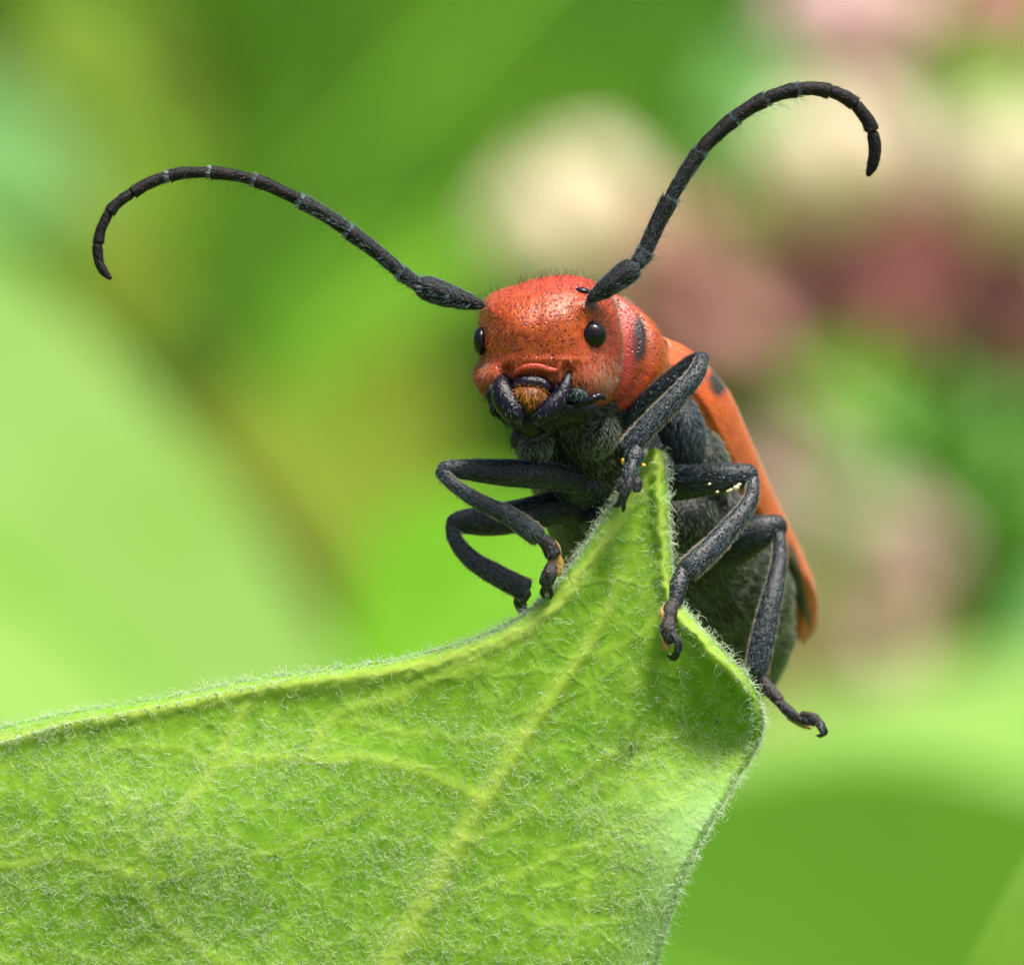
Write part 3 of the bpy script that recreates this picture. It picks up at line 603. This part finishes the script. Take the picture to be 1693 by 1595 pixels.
antenna([(973, 497, 42, 0), (1052, 438, 30, 0, 1), (1066, 418, 31, 0), (1108, 330, 27, 0, -2), (1157, 252, 27, 0, -2), (1213, 198, 27, 0, -3), (1265, 165, 26, 0, -3), (1318, 149, 26, 0, -3), (1372, 152, 25, 0, -4), (1413, 173, 24, 0, -4), (1441, 216, 22, 22, -4), (1436, 288, 21, 21, -8)], hd(968, 500)-.02, .3)

# elytra
EL = [((1096, 612, 2.1), (1104, 577, 2.5)), ((1112, 650, 2.3), (1150, 598, 2.8)), ((1136, 690, 2.6), (1200, 648, 3.2)), ((1158, 730, 3.0), (1236, 725, 3.8)), ((1182, 775, 3.5), (1264, 792, 4.4)), ((1212, 822, 4.1), (1291, 850, 5.0)),
      ((1246, 868, 4.7), (1320, 910, 5.6)), ((1284, 912, 5.3), (1344, 968, 6.2)), ((1300, 962, 5.9), (1350, 1004, 6.7)), ((1308, 1010, 6.4), (1346, 1038, 7.0)), ((1308, 1052, 6.8), (1326, 1062, 7.1))]
m = len(EL); rows = []
sut = cr(np.array([F(np.array([x, y, d])) for x, y, d in [(965, 640, 2.6), (1010, 690, 3.6), (1070, 790, 5.0), (1140, 890, 6.3), (1215, 980, 7.4), (1300, 1058, 7.6)]]), m)
for i in range(m):
    E = F(np.array(EL[i][0], float)); Sx = F(np.array(EL[i][1], float)); U = sut[i]
    mid_ = E*.48+Sx*.52+np.array([.02, -.30, .0])*(1-abs(i/m-.5)); B = E*.62+Sx*.38+np.array([-.02, -.26, -.03])*(1-abs(i/m-.5))
    D1 = Sx*.75+U*.25+(n_b*.42+s_b*.22)*min(1, (m-1-i)/2.5+.1)*.9; D2 = Sx*.35+U*.65+n_b*.40*min(1, (m-1-i)/2.5+.1)
    rows.append([E, B, mid_, Sx, D1, D2, U])
rows = np.array(rows)
gr = cr(rows, 60); gr = np.swapaxes(cr(np.swapaxes(gr, 0, 1), 48), 0, 1)
V = gr.reshape(-1, 3); px = V[:, 0]*PXMM*DIST/(DIST+V[:, 1])+846.5; py = 797.5-V[:, 2]*PXMM*DIST/(DIST+V[:, 1])
spot_shade = np.clip(2.2-2.2*(((px-1186)/20)**2+((py-628)/32)**2), 0, 1)
xx = (px-1319)*.97-(py-965)*.24; yy = (py-965)*.97+(px-1315)*.24; spot_shade = np.maximum(spot_shade, np.clip(3-3*((xx/9)**2+(yy/80)**2), 0, 1))  # streak near the tip paints the shade under the elytron's inner edge
e1 = mk('elytron', V, grid_faces(60, 48), M_ely, bt, attrs=dict(spot_shade=spot_shade), solid=.07)
pubes(e1, V, grid_faces(60, 48) if True else None, 5000, .07, .0028, M_hred, flow=ax_b, lift=.3, name='fuzz', region=lambda c, n: (c[:, 1] < 9)+0., K=2)
# the other wing case: mirror image across the plane through the suture
mir = []
for i in range(60):
    U = gr[i, -1]; rel = gr[i]-U; c = (rel @ s_b)[:, None]; mir.append(U+rel-1.62*c*s_b[None]+c*np.array([[0, .25, .05]]))
mir = np.array(mir); rimhairs(e1, [(*q[1],) for q in EL[:10]], 1500, .07, M_hpal, out=(.8, -.2, .3))
rimhairs(e1, [(*q[0],) for q in EL[1:8]], 500, .05, M_hpal, out=(-.6, -.6, 0))
e2 = mk('elytron', mir.reshape(-1, 3), grid_faces(60, 48), M_ely, bt, attrs=dict(spot_shade=0*spot_shade), solid=.07)

# legs: the femur is the leg's own mesh, tibia, tarsus segments and claws hang from it
def fringe(parent, path, side, n, L, m, r=.0028, sp=.25):
    """a row of fine hairs along one edge of a tube given by path rows px,py,d,width"""
    C = cr(np.array(path, float), 60); c = F(C[:, :3]); T = nrm(np.gradient(c, axis=0)); sd = nrm(np.cross(T, [0, 1.0, 0]))*side
    i = RNG.integers(1, 59, n); b = c[i]+sd[i]*(C[i, 3:4]*.5/PXMM*RNG.uniform(.86, .99, (n, 1)))+np.array([0, -1, 0])*(C[i, 3:4]*.5/PXMM*.28)+T[i]*RNG.uniform(-.02, .02, (n, 1))
    hv, hf = hairs(b, T[i]*.9+sd[i]*RNG.uniform(0, .7, (n, 1))+RNG.normal(size=(n, 3))*sp, RNG.uniform(.5, 1.2, n)*L, r, 2, .3); mk('fringe', hv, hf, m, parent, kind='stuff')
def leg(fem, tib, tars, claws, TS=1, FS=1, fhair=1100, thair=1000):
    fem = [(a, b, c, w*.93) for a, b, c, w in fem]; tib = [(a, b, c, w*.90) for a, b, c, w in tib]
    V, f = tube(fem, n=34, k=22, flat=.8); V = V+.012*vnoise(V, 7, 11)[:, None]*nrm(V-V.mean(0))
    L = mk('leg', V, f, M_blk, bt); pubes(L, V, orient(V, f), fhair, .07, .0018, M_hgry, flow=nrm(F(np.array(fem[-1][:3], float))-F(np.array(fem[0][:3], float))), lift=.3, region=front)
    V, f = tube(tib, n=30, k=20, flat=.7, ridge=.10, ends=(1, .35)); V = V+.010*vnoise(V, 7, 13)[:, None]*nrm(V-V.mean(0))
    mk('tibia', V, f, M_blk, L); fl_ = nrm(F(np.array(tib[-1][:3], float))-F(np.array(tib[0][:3], float)))
    pubes(L, V, orient(V, f), thair, .07, .0018, M_hgry, flow=fl_, lift=.35, region=front)
    fringe(L, tib, TS, 420, .06, M_hpal); fringe(L, tib, -TS, 140, .07, M_hgold); fringe(L, fem, -FS, 200, .06, M_hgold); fringe(L, fem, FS, 260, .06, M_hgry)
    pubes(L, V, orient(V, f), 60, .11, .0030, M_hblk, flow=fl_, lift=.9, region=lambda c, n: (n[:, 2] < 0)+.1)
    for tt, mm in tars:
        V, f = tube(tt, n=14, k=14, flat=.6, ends=(.6, .6)); ts = mk('tarsus_segment', V, f, mm, L)
        pubes(L, V, orient(V, f), 60, .055, .003, M_hgold if mm is M_pad else M_hgry, region=front)
    for c in claws:
        V, f = tube(c, n=12, k=8, ends=(1, .6)); mk('claw', V, f, M_blk, L)
    return L
# front leg, left in the photo
leg([(975, 800, 1.3, 40), (930, 790, .9, 46), (880, 785, .5, 50), (820, 780, .15, 47), (765, 776, -.05, 36), (736, 776, -.1, 30)],
    [(730, 782, -.15, 24), (748, 800, -.3, 24), (790, 828, -.4, 30), (840, 852, -.4, 35), (875, 876, -.35, 39), (890, 888, -.3, 36)],
    [([(893, 888, -.2, 20), (906, 900, -.2, 26), (914, 916, -.2, 28)], M_tar), ([(904, 893, -.1, 14), (916, 903, -.1, 18), (921, 916, -.1, 14)], M_pad), ([(913, 915, -.15, 20), (918, 930, -.1, 27), (917, 946, -.1, 26)], M_pad),
     ([(912, 935, -.3, 20), (908, 950, -.35, 26), (902, 964, -.3, 24)], M_tar), ([(908, 955, -.1, 18), (905, 968, -.1, 20), (900, 978, -.1, 12)], M_pad)],
    [[(900, 970, -.25, 9), (896, 980, -.2, 8), (900, 988, -.1, 4)], [(908, 972, -.2, 8), (912, 982, -.15, 7), (910, 990, -.1, 3)]], TS=1, FS=-1)
# middle leg, left in the photo
leg([(1010, 850, 2.2, 56), (940, 838, 1.7, 60), (880, 848, 1.4, 60), (820, 860, 1.1, 56), (775, 862, 1.0, 46), (754, 864, 1.0, 36)],
    [(748, 872, .95, 26), (754, 895, .85, 28), (780, 925, .7, 34), (820, 950, .6, 40), (855, 968, .6, 42), (868, 975, .6, 44)],
    [([(868, 978, .8, 24), (860, 992, .9, 22), (862, 1004, 1.0, 20)], M_blk), ([(862, 1004, 1.0, 18), (880, 1030, 1.1, 20), (900, 1060, 1.1, 16)], M_blk)],
    [[(900, 1060, 1.1, 7), (908, 1072, 1.1, 4)]], TS=1, FS=-1)
# hind leg on the far side, behind the leaf
leg([(1040, 930, 3.6, 60), (980, 990, 3.4, 60), (930, 1060, 3.1, 52), (915, 1100, 3.0, 40)], [(915, 1105, 3.0, 26), (960, 1150, 3.2, 30), (1020, 1190, 3.4, 36)],
    [([(1022, 1194, 3.4, 18), (1040, 1230, 3.3, 20), (1050, 1260, 3.1, 16)], M_blk)], [[(1050, 1262, 3.1, 7), (1048, 1275, 3.0, 4)]], TS=1, FS=-1, fhair=100, thair=100)
# front leg, right in the photo
leg([(1000, 735, 1.4, 40), (1040, 700, 1.1, 46), (1085, 655, .9, 44), (1130, 612, .8, 34), (1152, 594, .7, 26)],
    [(1162, 592, .45, 26), (1150, 620, .2, 34), (1115, 660, .05, 40), (1075, 700, -.05, 42), (1050, 728, -.1, 42), (1040, 740, -.1, 40)],
    [([(1052, 742, -.2, 24), (1050, 752, -.25, 32), (1046, 764, -.3, 30)], M_blk), ([(1047, 764, -.35, 16), (1043, 776, -.38, 26), (1040, 788, -.4, 32)], M_blk),
     ([(1040, 788, -.4, 12), (1028, 798, -.42, 20), (1024, 810, -.42, 14)], M_tar), ([(1042, 788, -.4, 12), (1053, 797, -.42, 18), (1053, 810, -.42, 14)], M_tar),
     ([(1041, 792, -.5, 13), (1038, 806, -.52, 14), (1031, 820, -.48, 16), (1027, 832, -.4, 15)], M_tar)],
    [[(1026, 830, -.42, 9), (1019, 836, -.4, 7), (1014, 836, -.35, 3)], [(1030, 832, -.42, 9), (1031, 841, -.38, 7), (1029, 846, -.3, 3)]], TS=-1, FS=1)
lump('joint', (1031, 763, -.24), 5, 6, .05, 0, M_yel, bt); lump('joint', (1063, 769, -.2), 6, 4.5, .05, 0, M_yel, bt)
# middle leg, right in the photo
leg([(1040, 810, 2.2, 64), (1100, 800, 1.7, 66), (1150, 796, 1.3, 60), (1200, 790, 1.1, 52), (1235, 786, 1.1, 42)],
    [(1246, 796, 1.0, 24), (1240, 828, .8, 30), (1212, 868, .55, 40), (1175, 908, .3, 46), (1146, 934, .15, 48), (1136, 944, .15, 46)],
    [([(1131, 942, .1, 26), (1122, 965, -.05, 30), (1117, 990, -.15, 28), (1114, 998, -.2, 22)], M_blk), ([(1116, 994, -.25, 18), (1108, 1008, -.35, 26), (1106, 1025, -.4, 26)], M_tar),
     ([(1107, 1022, -.42, 20), (1104, 1040, -.5, 26), (1108, 1058, -.5, 22)], M_tar), ([(1120, 950, .0, 7), (1108, 978, -.1, 9), (1106, 994, -.15, 8)], M_pad), ([(1100, 1000, -.3, 7), (1095, 1012, -.4, 9), (1097, 1024, -.42, 7)], M_pad), ([(1098, 1025, -.44, 8), (1096, 1045, -.50, 10), (1103, 1072, -.48, 12)], M_pad), ([(1112, 1048, -.6, 12), (1121, 1062, -.62, 14), (1122, 1074, -.56, 14)], M_tar)],
    [[(1120, 1074, -.56, 9), (1112, 1086, -.5, 8), (1104, 1084, -.42, 4)], [(1122, 1076, -.5, 9), (1117, 1088, -.45, 7), (1108, 1090, -.35, 3)]], TS=-1, FS=1)
# hind leg, right in the photo
leg([(1080, 960, 3.8, 72), (1150, 932, 3.2, 80), (1205, 905, 2.8, 78), (1250, 882, 2.6, 66), (1280, 872, 2.6, 48)],
    [(1288, 884, 2.5, 24), (1288, 930, 2.3, 32), (1276, 990, 2.0, 42), (1262, 1050, 1.8, 48), (1252, 1100, 1.7, 46), (1250, 1112, 1.7, 42)],
    [([(1254, 1116, 1.7, 20), (1270, 1138, 1.6, 23), (1288, 1158, 1.5, 20)], M_tar), ([(1286, 1158, 1.5, 15), (1302, 1174, 1.4, 19), (1316, 1186, 1.4, 16)], M_tar),
     ([(1304, 1186, 1.45, 8), (1322, 1196, 1.4, 9), (1340, 1203, 1.4, 6)], M_pad), ([(1316, 1184, 1.35, 13), (1332, 1190, 1.3, 16), (1345, 1194, 1.3, 13)], M_tar), ([(1326, 1180, 1.3, 11), (1345, 1186, 1.25, 15), (1358, 1200, 1.2, 16)], M_tar)],
    [[(1358, 1200, 1.2, 12), (1364, 1210, 1.2, 10), (1355, 1218, 1.2, 4)], [(1356, 1202, 1.15, 10), (1360, 1213, 1.1, 8), (1350, 1216, 1.1, 3)]], TS=-1, FS=1)
# crumbs of pollen on the middle leg
PL = ['largest pollen crumb on the middle leg beside the orange wing case', 'small pollen crumb touching the upper right of the largest crumb on the leg', 'pollen crumb just left of the largest crumb on the leg', 'tiny pollen crumb between the crumb cluster and the lone one', 'lowest of the lone pollen crumbs under the middle leg', 'leftmost lone pollen crumb in the middle of the leg']
for k, (x, y, r) in enumerate([(1217, 806, 6), (1222, 801, 4), (1208, 810, 4), (1203, 812, 3), (1186, 813, 3), (1173, 800, 3)]):
    V, f = ball((x, y, .78+.02*k), r, r*.7, .05, 20, 8, 10); o = mk('pollen_grain', V, f, M_cream)
    o['label'] = PL[k]; o['category'] = 'pollen'; o['group'] = 'pollen crumbs on the middle leg'
for o in S.objects:
    if '_w' in o: del o['_w']
